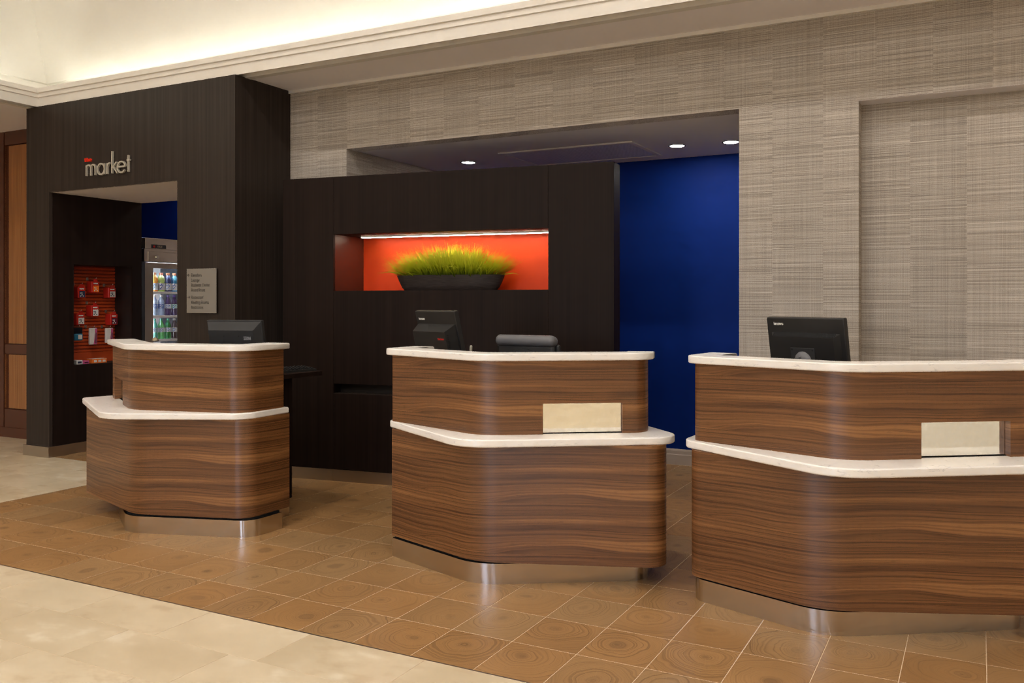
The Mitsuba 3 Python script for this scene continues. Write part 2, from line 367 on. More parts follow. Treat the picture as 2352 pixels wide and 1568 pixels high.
struct('trim_bead', cat(box(FX - 0.13, xr, 2.205, 2.262, 3.296, 3.34), box(-5.19, -5.125, yb, 2.262, 3.296, 3.34)), 'm_trim', 'slim bead below the soffit edge')
struct('trim_wall_top', box(XB1, xr, WY - 0.024, WY + 0.001, HB - 0.026, HB + 0.002), 'm_trim', 'white trim along the top of the papered wall')
struct('trim_groove', cat(box(FX - 0.13, xr, FY - 0.004, 2.21, 3.345, 3.36), box(-5.13, FX + 0.004, yb, FY, 3.345, 3.36)), 'm_soffit', 'recessed groove behind the cornice')
# vault: back slope, left slope, flat top
VY, VX = 2.372, -5.31
prof = [(0, 3.34), (0, 3.598), (0.022, 3.604), (0.11, 3.775), (0.20, 3.94), (0.30, 4.11), (0.42, 4.28), (0.58, 4.45), (0.80, 4.62), (1.08, 4.77), (1.45, 4.88), (1.9, ZC)]
def vault():
    V, F = [], []
    for s, z in prof:
        V += [(xr, VY - s, z), (VX + s, VY - s, z), (VX + s, yb, z)]
    for i in range(len(prof) - 1):
        a, b = 3 * i, 3 * i + 3
        for q in (0, 1): F += [[a + q, a + q + 1, b + q + 1], [a + q, b + q + 1, b + q]]
    m = trimesh.Trimesh(np.array(V), np.array(F), process=False); return m
struct('ceiling', cat(vault(), box(VX + 1.9, xr + 0.1, yb - 0.1, VY - 1.9, ZC, ZC + 0.1)), 'm_ceiling', 'cream vaulted ceiling washed by hidden cove light', smooth=12)
struct('trim_trough', cat(box(FX, xr, FY + 0.015, VY, 3.33, 3.345), box(VX, FX - 0.015, yb, FY + 0.015, 3.33, 3.345)), 'm_ceiling', 'floor of the cove trough')
for i, (a, b) in enumerate([((-5.0, 2.235), (-0.9, 2.235)), ((-0.9, 2.235), (3.2, 2.235)), ((3.2, 2.235), (7.1, 2.235)), ((-5.175, 2.0), (-5.175, -2.4)), ((-5.175, -2.4), (-5.175, -7.0))]):
    k = thing('cove_light', ('warm strip light hidden in the cornice above the market portal', 'warm strip light hidden in the cornice above the middle desk', 'warm strip light hidden in the cornice above the right desk', 'warm strip light hidden in the left cornice beside the corner', 'warm strip light hidden in the left cornice at its rear end')[i], 'light', 'cove strip lights')
    if a[1] == b[1]: hs, gl = box(a[0] + .02, b[0] - .02, a[1] - .02, a[1] + .02, 3.345, 3.375), box(a[0] + .03, b[0] - .03, a[1] - .015, a[1] + .015, 3.376, 3.379)
    else: hs, gl = box(a[0] - .02, a[0] + .02, b[1] + .02, a[1] - .02, 3.345, 3.375), box(a[0] - .015, a[0] + .015, b[1] + .03, a[1] - .03, 3.376, 3.379)
    part(k, 'housing', hs, 'm_trim', False); part(k, 'diffuser', gl, 'm_trim', False, emitter=area(L_COVE))

# far left: wood-panelled wall; right, left and rear walls of the lobby
wl = struct('wall_left', box(-9.0, -5.17, 2.70, 2.80, 0, HB), 'm_mahogany', 'wood panelled wall beyond the market portal')
for x0, x1 in ((-9.0, -6.56), (-6.54, -5.2)):
    part(wl, 'rail', box(x0, x1, 2.672, 2.70, 3.155, HB), 'm_mahogany', False); part(wl, 'rail', box(x0, x1, 2.676, 2.70, 0.90, 1.00), 'm_mahogany', False)
    part(wl, 'rail', box(x0, x1, 2.672, 2.70, 0.0, 0.30), 'm_mahogany', False)
    part(wl, 'panel', box(x0 + 0.05, x1, 2.686, 2.70, 1.01, 3.145), 'm_panel', False); part(wl, 'panel', box(x0 + 0.05, x1, 2.686, 2.70, 0.31, 0.89), 'm_panel', False)
part(wl, 'stile', box(-6.66, -6.56, 2.672, 2.70, 0.3, 3.155), 'm_mahogany', False)
struct('baseboard_left', box(-9.0, -5.2, 2.655, 2.672, 0.0, 0.105), 'm_mahogany', 'dark wood baseboard of the panelled wall')
struct('wall_right', box(xr, xr + 0.1, yb, WY + 0.2, 0, ZC), 'm_cream', 'cream wall on the right of the lobby')
struct('wall_west', box(xl - 0.1, xl, yb, WY + 0.2, 0, HB), 'm_cream', 'cream wall at the far left of the lobby')
WIN = [(-1.05, 0.45), (2.0, 2.6)]
struct('wall_rear', wall_y(yb - 0.12, yb, xl, xr, 0, ZC, [(a, 0.15, b, 3.1) for a, b in WIN]), 'm_cream', 'cream rear wall of the lobby with tall windows')
for i, (a, b) in enumerate(WIN):
    f = cat(box(a, a + .05, yb - .10, yb - .04, .15, 3.1), box(b - .05, b, yb - .10, yb - .04, .15, 3.1), box(a + .05, b - .05, yb - .10, yb - .04, .15, .2), box(a + .05, b - .05, yb - .10, yb - .04, 3.05, 3.1), box(a + .05, b - .05, yb - .09, yb - .05, 2.1, 2.14))
    struct(f'window_{i + 1}', f, 'm_black', 'tall dark framed window in the rear wall')
# lobby downlights, recessed in the flat ceiling
for i, (x, y) in enumerate([(-2.9, 0.36), (-1.0, 0.36), (0.9, 0.36), (2.8, 0.36), (5.0, 0.36), (-2.6, -2.3), (-0.2, -2.3), (2.2, -2.3), (5.0, -2.3), (-3.0, -4.8), (0.3, -4.8), (3.6, -4.8), (-3.0, -6.8), (0.3, -6.8), (3.6, -6.8)]):
    k = thing('lobby_downlight', 'round recessed downlight in the lobby ceiling', 'light', 'lobby ceiling downlights')
    part(k, 'trim_ring', xf(lathe([(0.105, 0.0), (0.135, 0.0), (0.135, -0.008), (0.105, -0.004)], 24), TR(x, y, ZC - 0.001)), 'm_trim', 30)
    d = trimesh.creation.cylinder(0.104, 0.004, sections=24); part(k, 'lamp', xf(d, TR(x, y, ZC - 0.004)), 'm_trim', False, emitter=area(np.array(L_CEIL) * (0.92 if y > -1 else 0.95 if y > -4 else 2.2)))

# ------------------------------------------------------------------ market portal (dark box)
DX0, DX1, DZ, PY1 = -4.850, -3.120, 2.482, 3.05
mk = thing('market_portal', 'tall dark brown doorway portal with steel plinth and market lettering', 'doorway')
nb = (2.338, 2.945, 0.849, 1.818)     # the display niche in its left cheek: y0, y1, z0, z1
NX = -5.125
part(mk, 'front_panel', wall_y(YB, YB + 0.03, XB0, XB1, 0.0, HB, [(DX0, 0, DX1, DZ)]), 'm_dark', False)
cheek = wall_y(-0.02, 0, YB + 0.03, PY1, 0, DZ + 0.02, [(nb[0], nb[2], nb[1], nb[3])])
R90 = np.array([[0, -1, 0, 0], [1, 0, 0, 0], [0, 0, 1, 0], [0, 0, 0, 1.0]])
ck = cheek.copy(); ck.apply_transform(R90); ck.apply_translation((DX0 - 0.02, 0, 0))
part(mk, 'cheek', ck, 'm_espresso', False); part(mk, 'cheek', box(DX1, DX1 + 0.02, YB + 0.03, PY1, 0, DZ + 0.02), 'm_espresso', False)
part(mk, 'side_panel', box(XB1 - 0.03, XB1, YB + 0.03, WY + 0.02, 0, HB), 'm_dark', False)
part(mk, 'side_panel', box(XB0, XB0 + 0.03, YB + 0.03, 2.67, 0, HB), 'm_dark', False)
part(mk, 'end_panel', cat(box(DX0 - 0.35, DX0 - 0.02, PY1 - 0.02, PY1, 0, HB), box(DX1 + 0.02, XB1 - 0.03, PY1 - 0.02, PY1, 0, HB), box(DX0 - .02, DX1 + .02, PY1 - .02, PY1, DZ + .02, HB)), 'm_dark', False)
part(mk, 'head', box(DX0, DX1, YB + 0.004, PY1, DZ, DZ + 0.02), 'm_portal', False, text='pale head lining')
part(mk, 'top', box(XB0, XB1, YB + 0.03, WY, HB - 0.01, HB - 0.001), 'm_dark', False)
part(mk, 'niche_lining', cat(box(NX, DX0 - 0.02, nb[0] - 0.012, nb[0], nb[2] - .01, nb[3] + .01), box(NX, DX0 - 0.02, nb[1], nb[1] + 0.012, nb[2] - .01, nb[3] + .01), box(NX, DX0 - 0.02, nb[0], nb[1], nb[3], nb[3] + 0.012)), 'm_recess', False)
part(mk, 'shelf', box(NX, DX0 - 0.001, nb[0], nb[1], nb[2] - 0.02, nb[2]), 'm_dark', False)
part(mk, 'plinth', cat(box(XB0 - 0.02, DX0 + 0.022, YB - 0.02, YB, 0, 0.1), box(DX0, DX0 + 0.022, YB, 2.27, 0, 0.1)), 'm_steel_soft', False, text='brushed steel plinth')
part(mk, 'plinth', box(DX0, DX0 + 0.006, 2.27, PY1, 0, 0.1), 'm_steel_soft', False)
part(mk, 'plinth', cat(box(DX1 - 0.022, XB1 + 0.02, YB - 0.02, YB, 0, 0.1), box(XB1, XB1 + 0.02, YB, WY, 0, 0.1)), 'm_steel_soft', False)
# slat wall inside the niche
sw = part(mk, 'slat_backing', box(NX - 0.012, NX, nb[0], nb[1], nb[2], nb[3]), 'm_slatback', False)
nz = 25; z_top = nb[3] - 0.004; pitch = 0.0345
slat_z = [z_top - pitch * (i + 1) for i in range(nz)]
for z in slat_z:
    sp = Polygon([(0, 0.002), (0.010, 0.004), (0.010, pitch - 0.013), (0.006, pitch - 0.009), (0, pitch - 0.009)])
    m = trimesh.creation.extrude_polygon(sp, nb[1] - nb[0] - 0.004, engine='earcut')
    m.apply_transform(np.array([[1, 0, 0, NX], [0, 0, -1, nb[1] - 0.002], [0, 1, 0, z], [0, 0, 0, 1.0]])); m.fix_normals()
    part(sw, 'slat', m, 'm_slat', False)
part(sw, 'lower_board', box(NX, NX + 0.008, nb[0] + .002, nb[1] - .002, nb[2], slat_z[-1]), 'm_slat', False)
# market room behind: side wall, ceiling, small track spot
struct('wall_market', (box(-7.3, -7.2, PY1, BLUE_Y, 0, 3.0)), 'm_blue', 'blue side wall of the market room')
struct('wall_market_back', box(-5.45, -2.5, BLUE_Y - 0.02, BLUE_Y - 0.001, 0, 3.0), 'm_base', 'beige rear wall of the market room beside the fridge')
struct('wall_market_east', box(-2.6, -2.5, PY1, BLUE_Y, 0, 3.0), 'm_dark', 'dark side wall of the market room')
struct('ceiling_market', box(-7.3, -2.5, PY1, BLUE_Y, 3.0, 3.1), 'm_soffit', 'ceiling of the market room')
for x, y in ((-4.0, 3.7), (-5.3, 3.95)):
    k = thing('market_downlight', 'round recessed downlight in the market room ceiling ' + ('behind the doorway' if x > -5 else 'above the drinks fridge'), 'light', 'market room downlights')
    part(k, 'trim_ring', xf(lathe([(0.065, 0.0), (0.085, 0.0), (0.085, -0.006), (0.065, -0.003)], 20), TR(x, y, 2.999)), 'm_trim', 30)
    part(k, 'lamp', xf(cyl(0.064, 0.004), TR(x, y, 2.996)), 'm_trim', False, emitter=area(L_MARKET))
k = thing('ceiling_spotlight', 'small brown spotlight at the head of the market doorway', 'light')
part(k, 'bracket', box(-3.62, -3.40, 2.66, 2.70, DZ - 0.012, DZ), 'm_brass', False)
part(k, 'lamp_head', xf(rbox(0.16, 0.05, 0.035, .008), TR(-3.50, 2.68, DZ - 0.031)), 'm_brass', 30)

# ------------------------------------------------------------------ lettering on the portal
def stroke(lines, w, cap=2):
    return shapely.union_all([LineString(l).buffer(w / 2, cap_style=cap, join_style=1, quad_segs=4) for l in lines])
def arc(cx, cy, rx, ry, a0, a1, n=18): return [(cx + rx * math.cos(math.radians(a0 + (a1 - a0) * i / n)), cy + ry * math.sin(math.radians(a0 + (a1 - a0) * i / n))) for i in range(n + 1)]
XH = 1.0
LET = {'m': ([[(0, 0), (0, XH)], arc(0.22, 0.66, 0.22, 0.34, 180, 0) + [(0.44, 0)], arc(0.66, 0.66, 0.22, 0.34, 180, 0) + [(0.88, 0)]], 0.88),
    'a': ([arc(0.36, 0.5, 0.36, 0.5, 0, 360, 30), [(0.72, 0), (0.72, XH)]], 0.72), 'r': ([[(0, 0), (0, XH)], arc(0.30, 0.55, 0.30, 0.43, 180, 80)], 0.34),
    'k': ([[(0, 0), (0, 2.05)], [(0.50, XH), (0.05, 0.52)], [(0.14, 0.60), (0.60, 0)]], 0.58), 'e': ([arc(0.42, 0.5, 0.42, 0.5, 5, 325, 28), [(0.0, 0.54), (0.84, 0.54)]], 0.84),
    't': ([[(0, 0), (0, 1.52)], [(-0.16, 1.08), (0.20, 1.08)]], 0.12)}
mt = thing('market_lettering', 'raised silver letters reading market with a small red the above', 'sign')
def standing(geom, x, z, s, depth, y):
    """flat letter geometry set upright on a wall that faces -y"""
    g = shapely.affinity.affine_transform(geom, [s, 0, 0, s, 0, 0])
    m = cat(*[trimesh.creation.extrude_polygon(q, depth, engine='earcut') for q in getattr(g, 'geoms', [g])])
    m.apply_transform(RX(PI / 2)); m.apply_translation((x, y, z)); return m
import shapely.affinity
S_ = 0.096
LPOS = {'m': (-4.284, 0.141), 'a': (-4.131, 0.136), 'r': (-3.996, 0.112), 'k': (-3.931, 0.118), 'e': (-3.860, 0.124), 't': (-3.716, 0.115)}
for ch in 'market':
    ls, w = LET[ch]; x, sx = LPOS[ch]
    geo = stroke([[(a * sx, b * S_) for a, b in l] for l in ls], 0.0145)
    part(mt, 'letter', standing(geo, x, 2.594, 1.0, 0.016, YB - 0.006), 'm_silver', False)
x = -4.322
for ch, adv in zip('the', (0.027, 0.036, 0.03)):
    m = text(ch, 0.036, 0.010, False, 1.25, 1.0); m.apply_transform(RX(PI / 2)); m.apply_translation((x, YB - 0.004, 2.724)); part(mt, 'letter', m, 'm_red_sign', False); x += adv
sg = thing('wayfinding_sign', 'grey square direction sign listing elevators, lounge and restaurant', 'sign')
part(sg, 'plate', xf(rbox(0.344, 0.010, 0.370, 0.002), TR(-2.806, YB - 0.018, 1.546)), 'm_plate', 30)
part(sg, 'standoff', box(-2.93, -2.68, YB - 0.013, YB, 1.42, 1.67), 'm_recess', False)
def sign_line(s, x, z, h=0.026, sx=0.80):
    m = text(s, h, 0.0012, False, sx); m.apply_transform(RX(PI / 2)); m.apply_translation((x, YB - 0.0229, z)); return m
for s, z in (('Elevators', 1.664), ('Lounge', 1.622), ('Business Center', 1.581), ('Board Room', 1.540), ('Restaurant', 1.480), ('Meeting Rooms', 1.438), ('Restrooms', 1.396)):
    part(sg, 'line', sign_line(s, -2.924, z), 'm_ink', False)
def arrow(x, z, d):
    g = stroke([[(-1, 0), (1, 0)], [(0.15 * d, 0.75), (d, 0), (0.15 * d, -0.75)]], 0.3, 2)
    return standing(g, x, z, 0.0135, 0.0012, YB - 0.0229)
part(sg, 'arrow', arrow(-2.952, 1.677, -1), 'm_ink', False); part(sg, 'arrow', arrow(-2.952, 1.493, 1), 'm_ink', False)

# ------------------------------------------------------------------ goods hanging on the slat wall
def hook(y, z, x1, of):
    k = solo('display_hook', 'chrome display hook holding the ' + of, 'hook', cat(xf(rbox(0.006, 0.022, 0.03, .002), TR(NX + 0.014, y, z)), tube([(NX + 0.014, y, z), (x1, y, z), (x1 + 0.006, y, z + 0.012)], 0.0032, 6)), 'm_chrome', 30, group='display hooks on the slat wall')
red = tint('m_pack_red', (0.42, 0.018, 0.012)); tint('m_pack_orange', (0.75, 0.16, 0.02)); tint('m_pack_navy', (0.03, 0.035, 0.075)); tint('m_pack_white', (0.68, 0.66, 0.64)); tint('m_pack_blue', (0.02, 0.16, 0.28))
tint('m_pack_pink', (0.45, 0.08, 0.20)); tint('m_pack_black', (0.008, 0.008, 0.012)); tint('m_pack_plum', (0.08, 0.012, 0.03))
packs = [(2.686, 1.664, 1.548, 'm_pack_orange', 'red hanging snack packet with orange window, topmost on the slat wall'), (2.544, 1.608, 1.494, 'm_pack_navy', 'red hanging packet with dark window, upper left on the slat wall'),
    (2.861, 1.605, 1.498, 'm_pack_white', 'red hanging packet with white window, upper right on the slat wall'), (2.681, 1.423, 1.311, 'm_pack_white', 'red hanging packet with white window in the middle of the slat wall'),
    (2.535, 1.344, 1.230, 'm_pack_white', 'red hanging packet with white window, lower left on the slat wall'), (2.881, 1.336, 1.222, 'm_pack_plum', 'dark red hanging packet with small pale window, lower right on the slat wall')]
for y1, zt, zb, win, txt in packs:
    y0 = y1 - 0.085; X = -4.98; k = thing('hanging_packet', txt, 'packet', 'red packets on the slat wall')
    h_ = zt - zb
    part(k, 'pouch', xf(rbox(0.085, 0.083, h_, .008), TR(X - 0.0425, (y0 + y1) / 2, (zt + zb) / 2)), 'm_pack_red', 30)
    part(k, 'window', box(X, X + 0.0012, y0 + 0.018, y1 - 0.010, zb + 0.008, zb + h_ * 0.62), win, False)
    part(k, 'window_print', cat(*[box(X + 0.0012, X + 0.002, y0 + 0.026 + 0.013 * (i % 3), y0 + 0.036 + 0.013 * (i % 3), zb + 0.016 + 0.014 * (i // 3), zb + 0.026 + 0.014 * (i // 3)) for i in (0, 2, 4, 6, 7)]), 'm_pack_navy' if win == 'm_pack_white' else 'm_pack_white', False)
    part(k, 'logo', xf(rbox(0.0016, 0.046, 0.012, .0006), TR(X + 0.0008, (y0 + y1) / 2, zb + h_ * 0.80)), 'm_pack_white', 30)
    part(k, 'hang_tab', box(X - 0.004, X - 0.001, (y0 + y1) / 2 - 0.02, (y0 + y1) / 2 + 0.02, zt - 0.006, zt + 0.022), 'm_pack_red', False)
    hook((y0 + y1) / 2, zt + 0.024, X + 0.004, txt.replace(' hanging', '').replace(' on the slat wall', '').replace('of the slat wall', 'of the wall'))
y1, zt, zb = 2.517, 1.204, 1.077; X = -4.98
k = thing('hanging_pouch', 'black and blue hanging pouch at the left of the bottom row', 'packet')
part(k, 'card', xf(rbox(0.03, 0.083, 0.062, .006), TR(X - 0.02, y1 - 0.045, zt - 0.031)), 'm_pack_black', 30)
part(k, 'pouch', xf(rbox(0.045, 0.086, 0.068, .010), TR(X - 0.022, y1 - 0.045, zb + 0.034)), 'm_pack_blue', 30)
part(k, 'price_tag', box(X + 0.0006, X + 0.0016, y1 - 0.052, y1 - 0.012, zb + 0.014, zb + 0.056), 'm_pack_white', False)
hook(y1 - 0.045, zt + 0.012, X + 0.004, 'black and blue pouch')
for (y1, zt, zb, txt) in ((2.668, 1.196, 1.031, 'white and pink blister pack in the middle of the bottom row'), (2.837, 1.191, 1.041, 'white and pink blister pack at the right of the bottom row')):
    k = thing('blister_pack', txt, 'packet', 'white and pink blister packs')
    part(k, 'card', xf(rbox(0.026, 0.074, zt - zb, .004), TR(X - 0.02, y1 - 0.041, (zt + zb) / 2)), 'm_pack_white', 30)
    g = Polygon([(0.0, 0.0), (0.036, 0.0), (0.036, zt - zb - 0.008), (0.016, zt - zb - 0.008)] + [(0.016 - 0.016 * t ** 1.7, (zt - zb - 0.008) * (1 - t)) for t in np.linspace(0.1, 0.95, 8)])
    m = trimesh.creation.extrude_polygon(g, 0.0015, engine='earcut'); m.apply_transform(np.array([[0, 0, 1, X - 0.0068], [1, 0, 0, y1 - 0.042], [0, 1, 0, zb + 0.004], [0, 0, 0, 1.0]])); m.fix_normals()
    part(k, 'pink_panel', m, 'm_pack_pink', False)
    part(k, 'razor', tube([(X - 0.002, y1 - 0.024, zb + 0.02), (X - 0.002, y1 - 0.022, zt - 0.05)], 0.006), 'm_pack_plum', 30)
    hook(y1 - 0.041, zt + 0.012, X + 0.004, txt.replace('white and pink ', ''))
for i, (y0, y1, h_, txt, mm) in enumerate(((2.395, 2.455, 0.040, 'white carton lying on the niche shelf beside the left cheek', 'm_pack_white'), (2.462, 2.522, 0.033, 'pink carton lying on the niche shelf', 'm_pack_pink'))):
    k = thing('small_carton', txt, 'box'); part(k, 'body', xf(rbox(0.11, y1 - y0, h_, .003), TR(-4.95, (y0 + y1) / 2, nb[2] + h_ / 2)), mm, 30)
    part(k, 'print', box(-4.895, -4.894, y0 + .01, y1 - .01, nb[2] + .008, nb[2] + h_ - .012), 'm_pack_plum' if i else 'm_pack_navy', False)
k = thing('orange_carton', 'orange and white snack carton on the niche shelf beside the counter', 'box')
part(k, 'body', xf(rbox(0.09, 0.152, 0.042, .003), TR(-4.95, 2.636, nb[2] + 0.021)), 'm_pack_orange', 30)
part(k, 'top_flap', box(-4.996, -4.904, 2.562, 2.710, nb[2] + 0.042, nb[2] + 0.0435), 'm_pack_white', False)
part(k, 'print', cat(*[box(-4.905, -4.904, 2.575 + .045 * i, 2.605 + .045 * i, nb[2] + .010, nb[2] + .03) for i in range(3)]), 'm_pack_white', False)

# ------------------------------------------------------------------ glass-door fridge with bottles
fx, fy0, fy1, fz = -4.900, 3.126, 3.86, 2.135
fr = thing('drinks_fridge', 'stainless glass door drinks fridge lit inside, seen through the market doorway', 'fridge')
part(fr, 'cabinet', cat(box(fx - 0.72, fx - 0.055, fy0, fy0 + 0.05, 0.05, fz), box(fx - 0.72, fx - 0.055, fy1 - 0.05, fy1, 0.05, fz), box(fx - 0.72, fx - 0.055, fy0 + .05, fy1 - .05, 0.05, 0.14), box(fx - 0.72, fx - 0.055, fy0 + .05, fy1 - .05, 1.88, fz)), 'm_black', False)
part(fr, 'back_liner', box(fx - 0.70, fx - 0.66, fy0 + .05, fy1 - .05, 0.14, 1.88), 'm_white_print', False)
part(fr, 'foot', cat(*[xf(cyl(0.02, 0.05), TR(a, b, 0.025)) for a in (fx - .65, fx - .1) for b in (fy0 + .08, fy1 - .08)]), 'm_rubber', 30)
hd = part(fr, 'header', cat(xf(rbox(0.06, fy1 - fy0, 0.115, .004), TR(fx - 0.03, (fy0 + fy1) / 2, fz - 0.0575)), box(fx - 0.055, fx - 0.012, fy0, fy1, 1.885, fz - 0.117), xf(rbox(0.05, fy1 - fy0 - .04, 0.105, .004), TR(fx - 0.028, (fy0 + fy1) / 2 + .02, 1.94))), 'm_steel', 30)
part(hd, 'name_plate', xf(rbox(0.004, 0.176, 0.040, .001), TR(fx + 0.002, 3.285, 2.046)), 'm_pack_black', 30)
m = text('TRUE', 0.020, 0.001, True, 0.85); m.apply_transform(np.array([[0, 0, 1, fx + 0.0042], [1, 0, 0, 3.265], [0, 1, 0, 2.037], [0, 0, 0, 1.0]])); part(hd, 'name', m, 'm_brass', False)
part(hd, 'emblem', xf(cyl(0.012, 0.002), TR(fx + 0.0045, 3.23, 2.046) @ RY(PI / 2)), 'm_red_print', 30)
part(hd, 'lock', xf(lathe([(0, 0.012), (0.017, 0.012), (0.021, 0.006), (0.021, 0), (0, 0)], 20), TR(fx - 0.003, 3.268, 1.936) @ RY(PI / 2)), 'm_chrome', 30)
dy0, dy1 = fy0 + 0.0, fy1
dr_ = part(fr, 'door', cat(box(fx - 0.05, fx, dy0, dy0 + 0.095, 0.16, 1.872), box(fx - 0.05, fx, dy1 - 0.095, dy1, 0.16, 1.872), box(fx - 0.05, fx, dy0 + .095, dy1 - .095, 1.818, 1.872), box(fx - 0.05, fx, dy0 + .095, dy1 - .095, 0.16, 0.25)), 'm_steel_soft', False)
part(dr_, 'pane', box(fx - 0.030, fx - 0.0295, dy0 + .095, dy1 - .095, 0.25, 1.818), 'm_glass', False)
part(dr_, 'edge_trim', box(fx, fx + 0.006, dy0, dy1, 1.866, 1.874), 'm_chrome', False)
part(dr_, 'handle', tube([(fx, 3.80, 1.45), (fx + .04, 3.80, 1.45), (fx + .04, 3.80, 0.95), (fx, 3.80, 0.95)], 0.009), 'm_steel', 30)
for y in (dy0 + 0.070,):
    lt = part(fr, 'interior_light', box(fx - 0.10, fx - 0.085, y, y + 0.012, 0.3, 1.80), 'm_white_print', False, emitter=area(L_FRIDGE), text='vertical bluish light tube')
lt = part(fr, 'interior_light', box(fx - 0.12, fx - 0.10, dy0 + 0.12, dy1 - 0.12, 1.855, 1.866), 'm_white_print', False, emitter=area(L_FRIDGE))
SHZ = (1.57, 1.312, 1.055, 0.75, 0.45)
for z in SHZ:
    s = part(fr, 'shelf', cat(*[box(fx - 0.60, fx - 0.09, y, y + 0.004, z - 0.006, z - 0.002) for y in np.arange(dy0 + 0.06, dy1 - 0.06, 0.024)], box(fx - 0.094, fx - 0.088, dy0 + .055, dy1 - .055, z - 0.008, z), box(fx - 0.60, fx - 0.594, dy0 + .055, dy1 - .055, z - 0.008, z)), 'm_white_print', False)
    part(s, 'price_rail', box(fx - 0.088, fx - 0.084, dy0 + .055, dy1 - .055, z - 0.024, z - 0.004), 'm_pack_white', False)
for nm, c in dict(b_orange=(0.80, 0.20, 0.01), b_lime=(0.42, 0.62, 0.06), b_navy=(0.012, 0.016, 0.07), b_azure=(0.02, 0.20, 0.42), b_water=(0.35, 0.50, 0.80), b_teal=(0.05, 0.55, 0.38), b_green=(0.05, 0.42, 0.05), b_dgreen=(0.01, 0.20, 0.03), b_cola=(0.02, 0.010, 0.010), b_violet=(0.03, 0.012, 0.06)).items(): tint('m_' + nm, c, 0.1)
tint('m_cap_orange', (0.78, 0.16, 0.06)); tint('m_cap_white', (0.78, 0.78, 0.78)); tint('m_cap_lilac', (0.10, 0.04, 0.38)); tint('m_cap_green', (0.03, 0.42, 0.20)); tint('m_lab_white', (0.62, 0.66, 0.72)); tint('m_lab_blue', (0.05, 0.13, 0.50)); tint('m_lab_pale', (0.45, 0.70, 0.66)); tint('m_lab_dark', (0.03, 0.05, 0.10))
def bottle(y, x, z, body, labm, capm, txt, sports=False, back=False, small=False):
    k = thing('drink_bottle', txt, 'bottle', 'bottles in the drinks fridge')
    h = 0.205 if sports else (0.175 if small else 0.222); r = 0.036 if sports else 0.033
    if sports: pr = [(0, 0), (r * .85, 0), (r, .006), (r, h * .40), (r * .90, h * .46), (r, h * .54), (r * 1.02, h * .66), (r * .80, h * .78), (r * .50, h * .86), (r * .48, h * .89), (0, h * .89)]
    else: pr = [(0, 0), (r * .8, 0), (r, .008), (r, h * .28), (r * .93, h * .33), (r * .93, h * .56), (r, h * .61), (r * .9, h * .71), (r * .55, h * .83), (r * .36, h * .90), (r * .36, h * .93), (0, h * .93)]
    part(k, 'body', xf(lathe(pr, 18), TR(x, y, z)), body, 40)
    l0, l1, q = (0.08, 0.44, 1.025) if sports else (0.335, 0.555, 0.965)
    part(k, 'label', xf(lathe([(r * q, h * l0), (r * q + .0008, h * l0), (r * q + .0008, h * l1), (r * q, h * l1)], 18), TR(x, y, z)), labm, 40)
    part(k, 'print', xf(cat(*[box(r * q + .001, r * q + .0016, -0.018 + 0.012 * a, -0.009 + 0.012 * a, h * (l0 + (l1 - l0) * b), h * (l0 + (l1 - l0) * (b + .16))) for a, b in ((0, .15), (1, .3), (2, .55), (0, .6), (1, .72))]), TR(x, y, z) @ RZ(math.radians(-30))), 'm_lab_blue' if labm != 'm_lab_blue' else 'm_lab_white', False)
    part(k, 'cap', xf(lathe([(0, h), (0.0135, h), (0.015, h - .003), (0.015, h * .90), (0, h * .90)] if not sports else [(0, h), (0.019, h), (0.0205, h - .003), (0.0205, h * .875), (0, h * .875)], 16), TR(x, y, z)), capm, 40)
ys = [3.335, 3.418, 3.500, 3.580]
bx = fx - 0.135
for y, b, lab, cap, t in zip(ys, ('m_b_orange', 'm_b_lime', 'm_b_navy', 'm_b_azure'), ('m_lab_white',) * 4, ('m_cap_orange',) * 4, ('orange sports drink on the top fridge shelf', 'lime green sports drink on the top fridge shelf', 'navy blue sports drink on the top fridge shelf', 'azure blue sports drink on the top fridge shelf')):
    bottle(y, bx, 1.57, b, lab, cap, t, sports=True)
for y, b, lab, cap, t in zip(ys, ('m_b_water', 'm_b_water', 'm_b_violet', 'm_b_violet'), ('m_lab_blue', 'm_lab_blue', 'm_lab_white', 'm_lab_pale'), ('m_cap_white', 'm_cap_white', 'm_cap_lilac', 'm_cap_lilac'), ('clear water bottle with blue label nearest the door frame, middle shelf', 'clear water bottle with blue label beside the dark bottles, middle shelf', 'dark bottle with lilac cap and white label on the middle shelf', 'dark bottle with lilac cap and pale green label on the middle shelf')):
    bottle(y, bx, 1.312, b, lab, cap, t)
for y, b, lab, cap, t in zip(ys, ('m_b_teal', 'm_b_green', 'm_b_dgreen', 'm_b_cola'), ('m_lab_pale', 'm_lab_white', 'm_lab_white', 'm_lab_white'), ('m_cap_green', 'm_cap_green', 'm_cap_green', 'm_cap_white'), ('pale teal soda bottle on the lowest visible fridge shelf', 'bright green soda bottle on the lowest visible fridge shelf', 'dark green soda bottle on the lowest visible fridge shelf', 'dark cola bottle with white cap on the lowest visible fridge shelf')):
    bottle(y, bx, 1.055, b, lab, cap, t)

